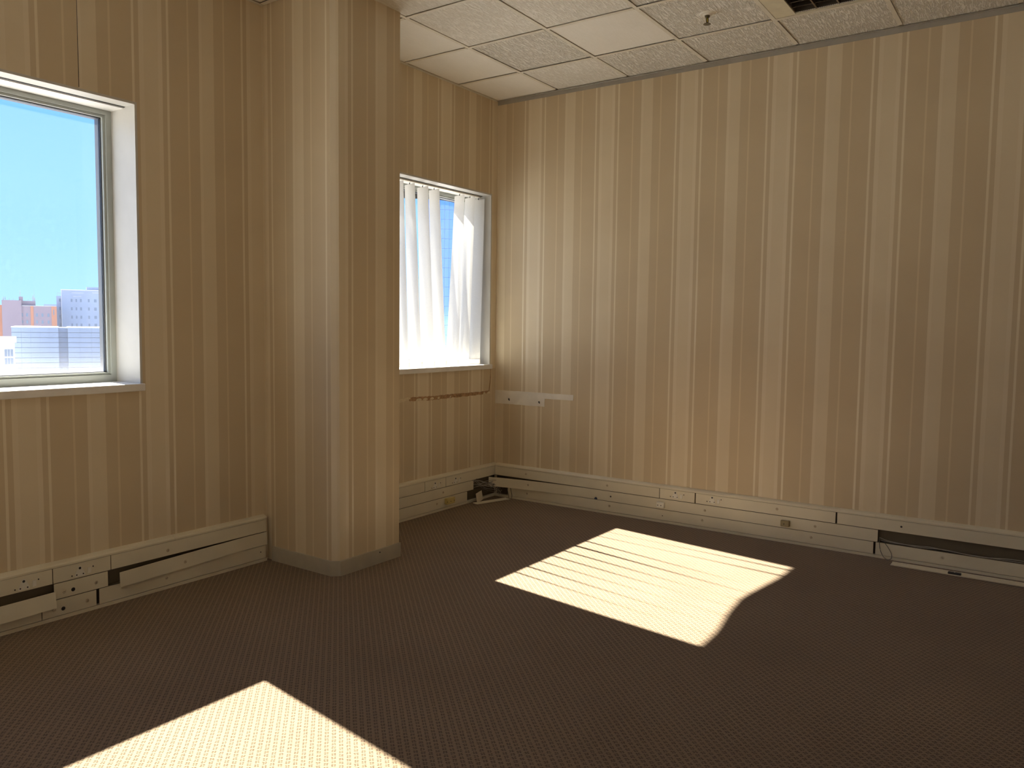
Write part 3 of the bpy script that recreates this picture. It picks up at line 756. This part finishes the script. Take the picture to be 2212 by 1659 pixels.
# mauve brick building
e = building('brick_building', (137.6, 315.6), -.4206, 'mauve brick building with orange strips and aerials on its roof')
part(e, 'body', (-5.45, 8.76, .1, 16, GZ, 6.68), X_PINK); part(e, 'stair_block', (-8.79, -2.6, -.5, 10, GZ, 8.7), X_PINK); part(e, 'rear_block', (-2.6, 1.94, 1.5, 14, 6.68, 8.6), X_PINK)
part(e, 'lift_house', (-3.4, -2.08, 1, 5, 8.6, 10.13), X_PINK); part(e, 'side_wing', (-13, -8.79, 2, 14, GZ, 6.9), X_ORANGE)
part(e, 'orange_strip', (.25, 1.2, -.05, .2, GZ, 6.66), X_ORANGE); part(e, 'orange_strip', (7.05, 8.8, -.05, .2, GZ, 6.66), X_ORANGE)
part(e, 'parapet', (-2.5, 8.8, .0, .3, 6.68, 6.85), X_ROOF)
for z0 in (2.7, .1, -2.5):
    for x in (-4.28, -2.52, -.89, 2.24, 4.05, 6.01):
        f = part(e, 'window', (x - .32, x + .32, .02, .15, z0, z0 + 1.25), X_WIN)
part(e, 'window', (7.65, 7.95, -.1, .1, 3.4, 5.4), X_WIN)
for x, z0, h, wd in ((-2.95, 10.13, 2.4, .14), (-8.3, 8.7, 1.3, .25), (-7.7, 8.7, 1.4, .2), (1.2, 8.6, 2.1, .35), (1.7, 8.6, 1.5, .3), (-6.4, 8.7, .9, .1), (-5.2, 8.7, .8, .1), (1.55, 8.6, 4.6, .06), (-.4, 8.6, .9, .08)):
    bm = bmesh.new(); cyl(bm, (x, 2.2, z0 - GZ), (0, 0, 1), wd / 2, wd / 3, h, 8); box(bm, x - wd * 1.6, x + wd * 1.6, 2.15, 2.25, z0 - GZ + h * .45, z0 - GZ + h * .52); obj('aerial', bm, X_STEEL, e)
# tall white block
e = building('tower_block', (157.3, 317.3), -.4687, 'tall pale block with a grid of small windows')
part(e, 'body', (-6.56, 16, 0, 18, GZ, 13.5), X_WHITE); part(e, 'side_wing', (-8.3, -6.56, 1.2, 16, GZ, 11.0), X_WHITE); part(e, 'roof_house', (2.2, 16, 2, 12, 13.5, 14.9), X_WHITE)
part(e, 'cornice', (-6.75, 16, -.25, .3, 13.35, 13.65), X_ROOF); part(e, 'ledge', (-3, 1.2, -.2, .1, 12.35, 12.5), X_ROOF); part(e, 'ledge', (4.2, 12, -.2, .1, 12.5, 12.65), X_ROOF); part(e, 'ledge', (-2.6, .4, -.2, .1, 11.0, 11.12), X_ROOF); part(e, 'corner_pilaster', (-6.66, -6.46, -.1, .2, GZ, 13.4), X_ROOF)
for z1 in (9.97, 6.68, 3.39, .27, -2.9):
    for x, wd in ((-3.06, .6), (-1.45, .5), (.16, .6), (2.92, .6), (5.21, .9), (8.0, .6), (10.6, .6), (13, .6)):
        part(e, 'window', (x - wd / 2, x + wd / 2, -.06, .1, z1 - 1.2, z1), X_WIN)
    part(e, 'window', (-7.4, -6.85, 1.1, 1.3, z1 - 1.2, z1), X_WIN)
# roof rail
for k in range(4): part(e, 'roof_rail', (-8.1 + k * .42, -8.04 + k * .42, 3, 3.06, 11.0, 12.3), X_STEEL)
part(e, 'roof_rail', (-8.1, -6.7, 3, 3.06, 12.25, 12.32), X_STEEL)
# white low building at the left edge
e = building('white_building', (37.3, 97.6), -.3976, 'low white building with gridded windows at the edge of the view')
part(e, 'body', (-9, .9, 0, 5, GZ, -1.25), X_ROOF); part(e, 'roof', (-9.3, 1.1, -.3, 5.2, -1.25, -.62), X_ROOF)
for zt, zb in ((-2.05, -2.86), (-3.08, -3.78), (-5.2, -6.0)):
    for x in (-5.6, -3.4, -1.5, .3):
        f = part(e, 'window', (x - .42, x + .42, -.05, .1, zb, zt), X_WIN)
        for k in (1, 2): part(f, 'mullion', (x - .42 + k * .28 - .02, x - .42 + k * .28 + .02, -.08, .0, zb, zt), X_ROOF)
# mirror glass tower seen between the slats
e = building('glass_tower', (188.7, 153.9), -.8881, 'blue mirror glass tower seen through the gap in the blinds')
part(e, 'core', (-9.2, 11.6, .3, 18, GZ, 39.9), X_GLW)
gp = None
for r in range(19):
    for c in range(15):
        x = -9.2 + c * 1.387; z1 = 40.0 - r * 2.97
        if gp is None: gp = part(e, 'glass_panel', (0, 1.33, 0, .35, 37.1, 40.0), X_MIRROR); o = gp
        else: o = copy_of(gp, e)
        o.location = (x, 0, z1 - 40.0)
part(e, 'lower_facade', (-9.2, 11.6, .02, .35, GZ, 40.0 - 19 * 2.97), X_MIRROR)
e = building('distant_block', (300, 560), -.49, 'hazy bluish block on the skyline behind the brick building')
part(e, 'body', (-40, 10, 0, 30, GZ, 12.5), X_BLUE); part(e, 'plant_room', (-14, -4, 5, 20, 12.5, 15), X_BLUE)
